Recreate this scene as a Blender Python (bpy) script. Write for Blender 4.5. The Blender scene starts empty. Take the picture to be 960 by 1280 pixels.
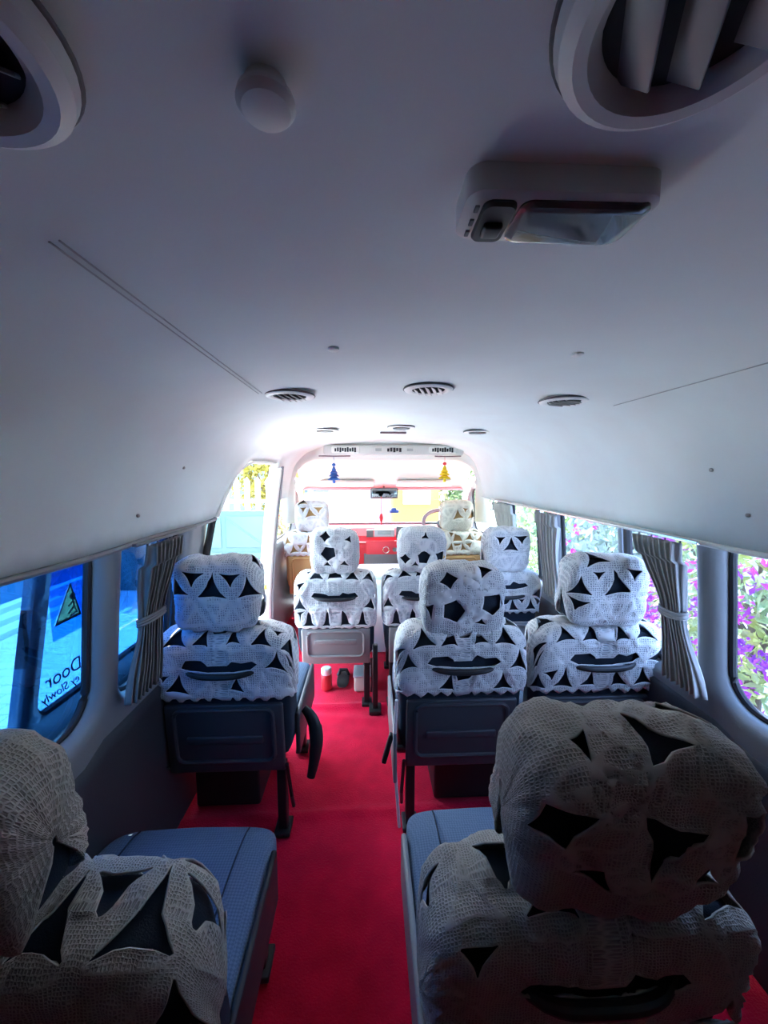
import bpy, bmesh, math, random
from math import sin, cos, pi, radians as R
from mathutils import Vector, Matrix, noise
from mathutils.geometry import delaunay_2d_cdt

SC = bpy.context.scene
COL = SC.collection

# ------------------------------------------------------------------ materials
MATS = {}
def mat(name, col, rough=.6, metal=0., spec=.5, bump=None, noise_col=None, coat=0., sheen=0.):
    """principled material; bump=(kind, scale, strength); noise_col=(colour2, scale, amount)"""
    if name in MATS: return MATS[name]
    m = bpy.data.materials.new(name); m.use_nodes = True
    nt = m.node_tree; N = nt.nodes; L = nt.links
    b = N['Principled BSDF']
    b.inputs['Base Color'].default_value = (*col, 1)
    b.inputs['Roughness'].default_value = rough
    b.inputs['Metallic'].default_value = metal
    b.inputs['Specular IOR Level'].default_value = spec
    b.inputs['Coat Weight'].default_value = coat
    b.inputs['Sheen Weight'].default_value = sheen
    tc = N.new('ShaderNodeTexCoord')
    if noise_col:
        n = N.new('ShaderNodeTexNoise'); n.inputs['Scale'].default_value = noise_col[1]; n.inputs['Detail'].default_value = 5
        L.new(tc.outputs['Object'], n.inputs['Vector'])
        mr = N.new('ShaderNodeMapRange'); mr.inputs['From Min'].default_value = .35; mr.inputs['From Max'].default_value = .65
        mr.inputs['To Max'].default_value = noise_col[2]
        L.new(n.outputs['Fac'], mr.inputs['Value'])
        mx = N.new('ShaderNodeMix'); mx.data_type = 'RGBA'
        mx.inputs['A'].default_value = (*col, 1); mx.inputs['B'].default_value = (*noise_col[0], 1)
        L.new(mr.outputs['Result'], mx.inputs['Factor']); L.new(mx.outputs['Result'], b.inputs['Base Color'])
    if bump:
        kind, sc, st = bump
        if kind == 'noise':
            t = N.new('ShaderNodeTexNoise'); t.inputs['Detail'].default_value = 4; o = t.outputs['Fac']
        else:
            t = N.new('ShaderNodeTexVoronoi'); o = t.outputs['Distance']
        t.inputs['Scale'].default_value = sc
        L.new(tc.outputs['Object'], t.inputs['Vector'])
        bp = N.new('ShaderNodeBump'); bp.inputs['Strength'].default_value = st; bp.inputs['Distance'].default_value = .004
        L.new(o, bp.inputs['Height']); L.new(bp.outputs['Normal'], b.inputs['Normal'])
    MATS[name] = m
    return m

def glass(name, tint, gloss=.06):
    m = bpy.data.materials.new(name); m.use_nodes = True
    nt = m.node_tree; N = nt.nodes; L = nt.links
    N.remove(N['Principled BSDF'])
    t = N.new('ShaderNodeBsdfTransparent'); t.inputs['Color'].default_value = (*tint, 1)
    g = N.new('ShaderNodeBsdfGlossy'); g.inputs['Roughness'].default_value = .03; g.inputs['Color'].default_value = (.9, .95, 1, 1)
    mx = N.new('ShaderNodeMixShader'); mx.inputs['Fac'].default_value = gloss
    L.new(t.outputs[0], mx.inputs[1]); L.new(g.outputs[0], mx.inputs[2])
    L.new(mx.outputs[0], N['Material Output'].inputs['Surface'])
    MATS[name] = m
    return m

def lace_mat(name, thread, gap, scale=125):
    m = bpy.data.materials.new(name); m.use_nodes = True
    nt = m.node_tree; N = nt.nodes; L = nt.links
    b = N['Principled BSDF']; b.inputs['Roughness'].default_value = .85; b.inputs['Specular IOR Level'].default_value = .2
    tc = N.new('ShaderNodeTexCoord')
    v = N.new('ShaderNodeTexVoronoi'); v.feature = 'DISTANCE_TO_EDGE'; v.inputs['Scale'].default_value = scale; v.inputs['Randomness'].default_value = .35
    L.new(tc.outputs['UV'], v.inputs['Vector'])
    mr = N.new('ShaderNodeMapRange'); mr.inputs['From Min'].default_value = .10; mr.inputs['From Max'].default_value = .30
    L.new(v.outputs['Distance'], mr.inputs['Value'])
    at = N.new('ShaderNodeAttribute'); at.attribute_name = 'cord'
    inv = N.new('ShaderNodeMath'); inv.operation = 'SUBTRACT'; inv.inputs[0].default_value = 1; inv.use_clamp = True
    L.new(at.outputs['Fac'], inv.inputs[1])
    mu = N.new('ShaderNodeMath'); mu.operation = 'MULTIPLY'
    L.new(mr.outputs['Result'], mu.inputs[0]); L.new(inv.outputs[0], mu.inputs[1])
    mx = N.new('ShaderNodeMix'); mx.data_type = 'RGBA'
    mx.inputs['A'].default_value = (*thread, 1); mx.inputs['B'].default_value = (*gap, 1)
    L.new(mu.outputs[0], mx.inputs['Factor']); L.new(mx.outputs['Result'], b.inputs['Base Color'])
    h = N.new('ShaderNodeMath'); h.operation = 'SUBTRACT'; h.inputs[0].default_value = 1
    L.new(mu.outputs[0], h.inputs[1])
    bp = N.new('ShaderNodeBump'); bp.inputs['Strength'].default_value = .7; bp.inputs['Distance'].default_value = .003
    L.new(h.outputs[0], bp.inputs['Height']); L.new(bp.outputs['Normal'], b.inputs['Normal'])
    MATS[name] = m
    return m

def carpet_mat():
    m = mat('red_carpet', (.80, .006, .05), .95, spec=.1, bump=('noise', 170, 1.0), noise_col=((.60, .004, .035), 9, .8), sheen=.1)
    return m

def wave_fabric(name, col, col2, scale, rough=.9):
    m = bpy.data.materials.new(name); m.use_nodes = True
    nt = m.node_tree; N = nt.nodes; L = nt.links
    b = N['Principled BSDF']; b.inputs['Roughness'].default_value = rough; b.inputs['Specular IOR Level'].default_value = .25
    tc = N.new('ShaderNodeTexCoord')
    w = N.new('ShaderNodeTexChecker'); w.inputs['Scale'].default_value = scale
    w.inputs['Color1'].default_value = (*col, 1); w.inputs['Color2'].default_value = (*col2, 1)
    mp = N.new('ShaderNodeMapping'); mp.inputs['Rotation'].default_value = (0, 0, R(45))
    L.new(tc.outputs['Object'], mp.inputs['Vector']); L.new(mp.outputs[0], w.inputs['Vector'])
    L.new(w.outputs['Color'], b.inputs['Base Color'])
    bp = N.new('ShaderNodeBump'); bp.inputs['Strength'].default_value = .35; bp.inputs['Distance'].default_value = .002
    L.new(w.outputs['Fac'], bp.inputs['Height']); L.new(bp.outputs['Normal'], b.inputs['Normal'])
    MATS[name] = m
    return m

def brick_mat(name, c1, c2, mortar, scale, bw=.5, bh=.25):
    m = bpy.data.materials.new(name); m.use_nodes = True
    nt = m.node_tree; N = nt.nodes; L = nt.links
    b = N['Principled BSDF']; b.inputs['Roughness'].default_value = .85
    tc = N.new('ShaderNodeTexCoord'); t = N.new('ShaderNodeTexBrick')
    t.inputs['Color1'].default_value = (*c1, 1); t.inputs['Color2'].default_value = (*c2, 1); t.inputs['Mortar'].default_value = (*mortar, 1)
    t.inputs['Scale'].default_value = scale; t.inputs['Brick Width'].default_value = bw; t.inputs['Row Height'].default_value = bh
    t.inputs['Mortar Size'].default_value = .012
    L.new(tc.outputs['Object'], t.inputs['Vector']); L.new(t.outputs['Color'], b.inputs['Base Color'])
    MATS[name] = m
    return m

HEADLINER = mat('headliner_vinyl', (.74, .775, .74), .75, spec=.25, bump=('noise', 3.2, .25), noise_col=((.70, .69, .65), 4, .6))
PLASTIC = mat('grey_trim_plastic', (.22, .23, .235), .42, bump=('noise', 300, .08))
PLASTIC_D = mat('dark_side_panel', (.035, .038, .045), .6, bump=('noise', 200, .15))
CREAM = mat('cream_trim', (.80, .78, .72), .45)
RUBBER = mat('black_rubber', (.012, .012, .014), .6)
BLACK = mat('black_plastic', (.014, .015, .018), .5)
STEEL = mat('black_steel', (.02, .02, .022), .4, metal=.3)
CHROME = mat('bright_metal', (.7, .7, .7), .25, metal=1)
FABRIC = wave_fabric('blue_seat_fabric', (.135, .195, .28), (.09, .14, .215), 190)
FABRIC_D = mat('navy_back_fabric', (.022, .032, .048), .9, spec=.2, bump=('noise', 400, .3))
BACKPANEL = mat('seat_back_plastic', (.05, .052, .062), .45, bump=('noise', 250, .12))
BACKPANEL_LIT = mat('taupe_back_plastic', (.30, .275, .265), .5, bump=('noise', 250, .1))  # same plastic as the other rows, bright daylight put into its colour
TAN = mat('tan_upholstery', (.55, .33, .13), .8, bump=('noise', 300, .2))
LACE = lace_mat('white_crochet', (.82, .82, .80), (.40, .42, .44))
LACE_SHADE = lace_mat('greyed_crochet', (.46, .445, .39), (.31, .30, .265), 210)  # white crochet again, with the near row's shade put into the colour
LACE_C = lace_mat('cream_crochet', (.82, .78, .62), (.40, .36, .25))
CURTAIN = mat('grey_curtain_cloth', (.50, .49, .46), .9, spec=.15, bump=('noise', 350, .2))
CARPET = carpet_mat()
BEIGE = mat('beige_vent_plastic', (.58, .56, .52), .45)
DARKVOID = mat('dark_duct', (.02, .02, .022), .8)
GL_L = glass('blue_tinted_glass', (.14, .30, .48))
GL_D = glass('door_blue_glass', (.62, .84, 1.0))
GL_R = glass('pale_tinted_glass', (.55, .64, .80), .05)
GL_C = glass('clear_glass', (.93, .97, .97), .04)
LENS = mat('smoked_lens', (.06, .06, .058), .18, coat=.5)
RED = mat('red_dashboard', (.62, .035, .055), .5)
DGREY = mat('dash_grey', (.12, .13, .14), .5)
WHITE = mat('white_plastic', (.85, .85, .83), .4)
PAVE = brick_mat('pale_paving', (.74, .74, .74), (.66, .67, .69), (.40, .43, .46), 1.6)
BLUEWALL = mat('blue_painted_wall', (.05, .24, .38), .8, bump=('noise', 40, .2))
TEAL = mat('teal_gate_paint', (.035, .085, .083), .5)
WHITEWALL = mat('white_render', (.88, .87, .85), .9)
LEAF = mat('leaf_green', (.36, .46, .20), .6, noise_col=((.70, .68, .18), 4, 1.))
LEAF_D = mat('leaf_dark', (.22, .33, .22), .6, noise_col=((.45, .52, .44), 3, .9))
LEAF_Y = mat('leaf_yellow', (.22, .19, .02), .6)
PURPLE = mat('purple_petals', (.42, .07, .62), .6, noise_col=((.75, .05, .5), 5, 1.))
MAGENTA = mat('magenta_petals', (.75, .03, .42), .6)
LEAF_T = mat('leaf_deep', (.09, .15, .07), .6, noise_col=((.20, .26, .10), 2, .9))
BARK = mat('bark', (.16, .11, .07), .9)

# ------------------------------------------------------------------ object helpers
def link(name, me, m=None, parent=None):
    o = bpy.data.objects.new(name, me); COL.objects.link(o)
    if m is not None and me is not None: me.materials.append(m)
    if parent: o.parent = parent
    return o
def tag(o, label, cat, group=None, kind=None):
    o['label'] = label; o['category'] = cat
    if group: o['group'] = group
    if kind: o['kind'] = kind
    return o
def thing(name, label, cat, loc=(0, 0, 0), group=None, rz=0):
    o = bpy.data.objects.new(name, None); COL.objects.link(o); o.empty_display_size = .05
    o.location = loc; o.rotation_euler = (0, 0, rz)
    return tag(o, label, cat, group)
def struct(o): o['kind'] = 'structure'; return o
def pyd(name, vs, fs, m=None, parent=None, smooth=True, uv=None, cord=None):
    me = bpy.data.meshes.new(name); me.from_pydata([tuple(v) for v in vs], [], fs); me.update()
    if smooth: me.polygons.foreach_set('use_smooth', [True] * len(me.polygons))
    if uv is not None:
        l = me.uv_layers.new(name='UVMap')
        for lp in me.loops: l.data[lp.index].uv = uv[lp.vertex_index]
    if cord is not None:
        a = me.attributes.new('cord', 'FLOAT', 'POINT'); a.data.foreach_set('value', cord)
    return link(name, me, m, parent)
class B:
    """collects shapes in one bmesh"""
    def __init__(s): s.bm = bmesh.new()
    def _fin(s, new, M):
        if M is not None: bmesh.ops.transform(s.bm, matrix=M, verts=new)
    def box(s, c, d, bev=.0, M=None, seg=3):
        t = bmesh.new(); bmesh.ops.create_cube(t, size=1)
        for v in t.verts: v.co = Vector((v.co.x * d[0], v.co.y * d[1], v.co.z * d[2]))
        if bev: bmesh.ops.bevel(t, geom=t.edges[:], offset=bev, segments=seg, affect='EDGES', profile=.5)
        for v in t.verts: v.co += Vector(c)
        return s._merge(t, M)
    def _merge(s, t, M=None):
        if M is not None: bmesh.ops.transform(t, matrix=M, verts=t.verts[:])
        me = bpy.data.meshes.new('t'); t.to_mesh(me); t.free(); s.bm.from_mesh(me); bpy.data.meshes.remove(me)
        return s
    def cyl(s, p, q, r, r2=None, n=16):
        p, q = Vector(p), Vector(q); d = q - p; t = bmesh.new()
        bmesh.ops.create_cone(t, cap_ends=True, segments=n, radius1=r, radius2=r if r2 is None else r2, depth=d.length)
        M = Matrix.Translation((p + q) / 2) @ d.to_track_quat('Z', 'Y').to_matrix().to_4x4()
        return s._merge(t, M)
    def tube(s, pts, r, n=10, closed=False, sx=1.):
        pts = [Vector(p) for p in pts]; k = len(pts); t = bmesh.new(); rings = []
        for i, p in enumerate(pts):
            a = pts[(i - 1) % k] if (closed or i) else p
            b = pts[(i + 1) % k] if (closed or i < k - 1) else p
            d = (b - a).normalized()
            up = Vector((0, 0, 1)) if abs(d.z) < .95 else Vector((1, 0, 0))
            x = d.cross(up).normalized(); y = x.cross(d)
            rr = r[i] if isinstance(r, (list, tuple)) else r
            rings.append([t.verts.new(p + (x * cos(2 * pi * j / n) * sx + y * sin(2 * pi * j / n)) * rr) for j in range(n)])
        for i in range(k if closed else k - 1):
            a, b = rings[i], rings[(i + 1) % k]
            for j in range(n): t.faces.new((a[j], a[(j + 1) % n], b[(j + 1) % n], b[j]))
        if not closed: t.faces.new(rings[0][::-1]); t.faces.new(rings[-1])
        return s._merge(t)
    def lathe(s, prof, c=(0, 0, 0), n=32, M=None, cap=True):
        t = bmesh.new(); rings = []
        for r, z in prof: rings.append([t.verts.new((r * cos(2 * pi * j / n), r * sin(2 * pi * j / n), z)) for j in range(n)])
        for a, b in zip(rings, rings[1:]):
            for j in range(n): t.faces.new((a[j], a[(j + 1) % n], b[(j + 1) % n], b[j]))
        if cap: t.faces.new(rings[0][::-1]); t.faces.new(rings[-1])
        for v in t.verts: v.co += Vector(c)
        return s._merge(t, M)
    def sell(s, c, h, e=.5, e2=.5, n=32, m=16, fn=None):
        """superellipsoid, pole along x"""
        t = bmesh.new(); g = []
        f = lambda x, p: math.copysign(abs(x) ** p, x)
        for i in range(m + 1):
            la = -pi / 2 + pi * i / m; row = []
            for j in range(n):
                ph = 2 * pi * j / n; ro = max(f(cos(la), e2), 1e-4)
                v = Vector((h[0] * f(sin(la), e2), h[1] * ro * f(cos(ph), e), h[2] * ro * f(sin(ph), e))) + Vector(c)
                row.append(t.verts.new(fn(v) if fn else v))
            g.append(row)
        for i in range(m):
            for j in range(n): t.faces.new((g[i][j], g[i + 1][j], g[i + 1][(j + 1) % n], g[i][(j + 1) % n]))
        t.faces.new(g[0]); t.faces.new(g[-1][::-1])
        return s._merge(t)
    def build(s, name, m, parent=None, smooth=35, loc=None):
        bmesh.ops.recalc_face_normals(s.bm, faces=s.bm.faces[:])
        me = bpy.data.meshes.new(name); s.bm.to_mesh(me); s.bm.free()
        o = link(name, me, m, parent)
        if smooth:
            me.polygons.foreach_set('use_smooth', [True] * len(me.polygons))
            me.set_sharp_from_angle(angle=R(smooth))
        if loc: o.location = loc
        return o
def solid(o, th, off=-1):
    md = o.modifiers.new('thick', 'SOLIDIFY'); md.thickness = th; md.offset = off
    return o

# ------------------------------------------------------------------ planar sheets with holes (constrained Delaunay)
def inpoly(p, poly):
    x, y = p; c = False; j = len(poly) - 1
    for i in range(len(poly)):
        xi, yi = poly[i]; xj, yj = poly[j]
        if (yi > y) != (yj > y) and x < (xj - xi) * (y - yi) / (yj - yi) + xi: c = not c
        j = i
    return c
def bbox(poly): return (min(p[0] for p in poly), min(p[1] for p in poly), max(p[0] for p in poly), max(p[1] for p in poly))
def resample(loop, s, closed=True):
    out = []; n = len(loop)
    for i in range(n if closed else n - 1):
        a = Vector(loop[i]); b = Vector(loop[(i + 1) % n]); k = max(1, int((b - a).length / s))
        for q in range(k): out.append(tuple(a.lerp(b, q / k)))
    if not closed: out.append(tuple(loop[-1]))
    return out
def sheet(outer, holes, lines, s):
    """2D triangulation of outer minus holes, constrained to lines; returns verts, tris, set of line vertex ids"""
    pts = []; edges = []; occ = set()
    cell = s * .55
    def addloop(l, closed):
        b = len(pts)
        for p in l:
            pts.append(Vector(p)); occ.add((int(p[0] // cell), int(p[1] // cell)))
        for i in range(len(l) if closed else len(l) - 1): edges.append((b + i, b + (i + 1) % len(l)))
    ob = bbox(outer)
    addloop(outer, True)
    nout = len(pts)
    for h in holes: addloop(h, True)
    for l, closed in lines: addloop(l, closed)
    nline = len(pts)
    hb = [bbox(h) for h in holes]
    def free(p):
        if not inpoly(p, outer): return False
        for h, b in zip(holes, hb):
            if b[0] < p[0] < b[2] and b[1] < p[1] < b[3] and inpoly(p, h): return False
        return True
    y = ob[1] + s * .5; r = 0
    while y < ob[3]:
        x = ob[0] + s * (.5 if r % 2 else .25)
        while x < ob[2]:
            i, j = int(x // cell), int(y // cell)
            if not any((i + a, j + b) in occ for a in (-1, 0, 1) for b in (-1, 0, 1)) and free((x, y)):
                pts.append(Vector((x, y)))
            x += s
        y += s * .866; r += 1
    vs, es, fs, ov, oe, of = delaunay_2d_cdt(pts, edges, [], 0, 1e-5, True)
    tris = []
    for f in fs:
        c = sum((vs[i] for i in f), Vector((0, 0))) / len(f)
        if free((c.x, c.y)): tris.append(tuple(f))
    used = sorted({i for t in tris for i in t}); mp = {u: k for k, u in enumerate(used)}
    verts = [vs[u] for u in used]; tris = [tuple(mp[i] for i in t) for t in tris]
    isl = {mp[u] for u in used if any(nout <= q < nline for q in ov[u])}
    return verts, tris, isl

# ------------------------------------------------------------------ lace
def lace_pattern(W, H, a, rnd, v0, strips, custom=None, umax=None, vclear=None):
    """triangular lattice of flowers; returns holes and petal outlines in sheet coordinates"""
    hgt = a * .866; P = {}
    rows = range(-1, int(H / hgt) + 2); cols = range(-int(W / a) - 2, int(W / a) + 3)
    for r in rows:
        for c in cols:
            P[r, c] = Vector((c * a + (.5 * a if r % 2 else 0), v0 + r * hgt)) + Vector((rnd.uniform(-.06, .06), rnd.uniform(-.05, .05))) * a
    T = [.14, .24, .36, .5, .64, .76, .86]; ED = {}
    def side(A, Bk, sgn):
        key = (A, Bk) if A < Bk else (Bk, A)
        if key not in ED: ED[key] = (rnd.uniform(.09, .165), rnd.uniform(.09, .165))
        w = ED[key]
        p, q = P[key[0]], P[key[1]]; d = q - p; n = Vector((-d.y, d.x))
        sg = sgn if key[0] == A else -sgn
        ww = w[0] if sg > 0 else w[1]
        l = [p + d * t + n * sg * ww * sin(pi * t) ** .75 for t in T]
        return l if key[0] == A else l[::-1]
    holes = []; lines = []; seen = set()
    def okbox(l):
        b = bbox(l)
        if b[0] < -W + .006 or b[2] > W - .006 or b[1] < .02 or b[3] > H - .006: return False
        if custom:
            for cu in custom:
                k = bbox(cu)
                if not (b[2] < k[0] - .008 or b[0] > k[2] + .008 or b[3] < k[1] - .008 or b[1] > k[3] + .008): return False
        return True
    for r in rows:
        for c in cols:
            o = 1 if r % 2 else 0
            A = (r, c); tr = []
            if (r, c + 1) in P and (r + 1, c + o) in P: tr.append((A, (r, c + 1), (r + 1, c + o)))
            if (r + 1, c + o) in P and (r + 1, c + o - 1) in P: tr.append((A, (r + 1, c + o), (r + 1, c + o - 1)))
            for (x, y, z) in tr:
                loop = []
                for p, q in ((x, y), (y, z), (z, x)): loop += side(p, q, 1)
                pr = strips[(r + 3) % 3][0 if z[0] > x[0] and y[0] == x[0] else 1]
                cen = sum(loop, Vector((0, 0))) / len(loop)
                up = z[0] > x[0] and y[0] == x[0]; sc = rnd.uniform(.9, 1.1) if up else rnd.uniform(.5, .85)
                if rnd.random() < pr and okbox(loop) and (umax is None or abs(cen.x) < umax) and (vclear is None or not vclear(cen)):
                    sy = sc * (rnd.uniform(1., 1.15) if up else rnd.uniform(.7, .9)); ro = rnd.uniform(-.16, .16); cv = cen + Vector((0, 0 if up else a * .05))
                    holes.append([tuple(cv + Vector(((p - cen).x * sc * cos(ro) - (p - cen).y * sin(ro) * sy, (p - cen).x * sc * sin(ro) + (p - cen).y * cos(ro) * sy))) for p in loop])
                else:
                    for p, q in ((x, y), (y, z), (z, x)):
                        k = (p, q)
                        if k in seen: continue
                        seen.add(k)
                        l = side(p, q, 1)
                        if okbox(l): lines.append(([tuple(v) for v in l], False))
    # drop petal lines that touch a hole's own (rescaled) outline
    hb = [bbox(h) for h in holes]; keep = []
    for l, c in lines:
        bad = False
        for h, b in zip(holes, hb):
            for p in l:
                if b[0] - .004 < p[0] < b[2] + .004 and b[1] - .004 < p[1] < b[3] + .004:
                    if inpoly(p, h): bad = True; break
            if bad: break
        if not bad: keep.append((l, c))
    return holes, keep

def draped_cover(name, parent, m, cen, hs, e, e2, z_start, ph_end, shear, s, a, strips, seed, custom=None, wrinkle=.006, v0=.03, sub=None, umaxf=.86, topclear=False, scal=.012, cordh=.0036, petals=None):
    """crochet sheet draped over a superellipsoid with its poles at the sides"""
    rnd = random.Random(seed)
    f = lambda x, p: math.copysign(abs(x) ** p, x)
    A, Bq, C = hs
    def pp(ph): return Vector((-Bq * f(cos(ph), e), C * f(sin(ph), e)))
    N = 900
    ph0 = -pi / 2; phs = [ph0 + (ph_end - ph0) * i / N for i in range(N + 1)]
    tab = [0]; 
    for i in range(N): tab.append(tab[-1] + (pp(phs[i + 1]) - pp(phs[i])).length)
    vst = next(tab[i] for i in range(N + 1) if phs[i] > -pi / 2 and pp(phs[i]).y >= z_start - cen[2] and phs[i] < pi / 2)
    V = tab[-1] - vst
    LA = [i / N * R(89.97) for i in range(N + 1)]; ut = [0]
    q = lambda la: Vector((A * f(sin(la), e2), .5 * (Bq + C) * .55 * f(cos(la), e2)))
    for i in range(N): ut.append(ut[-1] + (q(LA[i + 1]) - q(LA[i])).length)
    U = ut[-1]
    import bisect
    def inv(t, ys, x):
        k = min(max(bisect.bisect_left(t, x), 1), len(t) - 1)
        d = t[k] - t[k - 1]; w = (x - t[k - 1]) / d if d else 0
        return ys[k - 1] + (ys[k] - ys[k - 1]) * w
    off = Vector((seed * 3.1, seed * 1.7, 0))
    def mp(u, v, lift):
        la = math.copysign(inv(ut, LA, min(abs(u), U)), u); ph = inv(tab, phs, v + vst)
        def raw(k):
            ro = f(cos(la), e2)
            p2 = pp(ph)
            return Vector((A * f(sin(la), e2), p2.x * ro, p2.y * ro)) * 1.0
        p = raw(0)
        nrm = Vector((p.x / A ** 2 * .6, p.y / Bq ** 2, p.z / C ** 2)); nrm.normalize()
        w = noise.noise(Vector((u * 8, v * 8, 0)) + off) * wrinkle * 1.1 + noise.noise(Vector((u * 22, v * 14, 3)) + off) * wrinkle * .7 + noise.noise(Vector((u * 45, v * 38, 5)) + off) * wrinkle * .4
        side = max(0, abs(u) / U - .55) / .45; w += side * wrinkle * 1.2 * abs(noise.noise(Vector((u * 5, v * 26, 9)) + off))
        w *= min(1, (1 - min(1, abs(u) / U)) / .22 + .02)
        p = p + nrm * (lift + w + wrinkle * .6) + Vector(cen)
        if sub: p = sub(p)
        p.y -= shear * (p.z - .75)
        return p
    nb = int(2 * U / .012)
    outer = []
    for i in range(nb + 1):
        u = -U + 2 * U * i / nb
        outer.append((u, scal * abs(sin(u * pi / (a * .5) + seed)) * -1 + scal))
    outer += resample([(U, outer[-1][1] + .01), (U, V), (-U, V), (-U, outer[0][1] + .01)], .02, False)
    holes, lines = lace_pattern(U, V, a, rnd, v0, strips, custom, umax=U * umaxf, vclear=(lambda c: rnd.random() < .6 and V * .42 < c.y < V * .62) if topclear else None)
    if custom: holes += [resample(c, .012) for c in custom]
    if petals: lines += petal_lines(petals, holes, U, V)
    vs, fs, isl = sheet(outer, holes, lines, s)
    cord = [0.] * len(vs)
    for i in isl: cord[i] = 1.
    for i, v in enumerate(vs):
        if v.y < scal + .004: cord[i] = max(cord[i], .7)
    P = [mp(v.x, v.y, cordh if cord[i] > .9 else 0) for i, v in enumerate(vs)]
    o = pyd(name, P, [t[::-1] for t in fs], m, parent, True, [(v.x, v.y) for v in vs], cord)
    solid(o, .003, -1)
    return o

# ------------------------------------------------------------------ seats
SEATS = 'seats with crochet covers'
def concave(cs, sag=.2):
    """hole between crochet petals: straight-cornered polygon with sides bowed inwards"""
    c = sum((Vector(p) for p in cs), Vector((0, 0))) / len(cs); out = []
    for i in range(len(cs)):
        a, b = Vector(cs[i]), Vector(cs[(i + 1) % len(cs)])
        for t in (0, .12, .3, .5, .7, .88):
            p = a.lerp(b, t); out.append(tuple(p + (c - p) * sag * sin(pi * t)))
    return out
def poly(u, v, r, n=5, seed=0):
    q = random.Random(seed + int(1000 * abs(u + v)))
    return [(u + r * q.uniform(.95, 1.3) * cos(2 * pi * i / n + .3 + seed), v + r * q.uniform(.95, 1.3) * sin(2 * pi * i / n + .3 + seed)) for i in range(n)]
def petal_lines(hm, holes, U, V):
    """pairs of bowed cords joining the corners of neighbouring holes: the outlines of the petals between them"""
    out = []; done = set()
    for i, a in enumerate(hm):
        for j, b in enumerate(hm):
            if j <= i: continue
            pr = sorted(((Vector(p) - Vector(q)).length, p, q) for p in a for q in b)[:2]
            for d, p, q in pr:
                if d > .11 or d < .02: continue
                A_, B_ = Vector(p), Vector(q); n = Vector((-(B_ - A_).y, (B_ - A_).x))
                for sg in (-.24, .24):
                    l = [A_.lerp(B_, t) + n * sg * sin(pi * t) for t in (.1, .2, .32, .44, .56, .68, .8, .9)]
                    if all(-U * .9 < c.x < U * .9 and .02 < c.y < V - .02 and not any(inpoly(c, h) for h in holes) for c in l): out.append(([tuple(c) for c in l], False))
    return out
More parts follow.
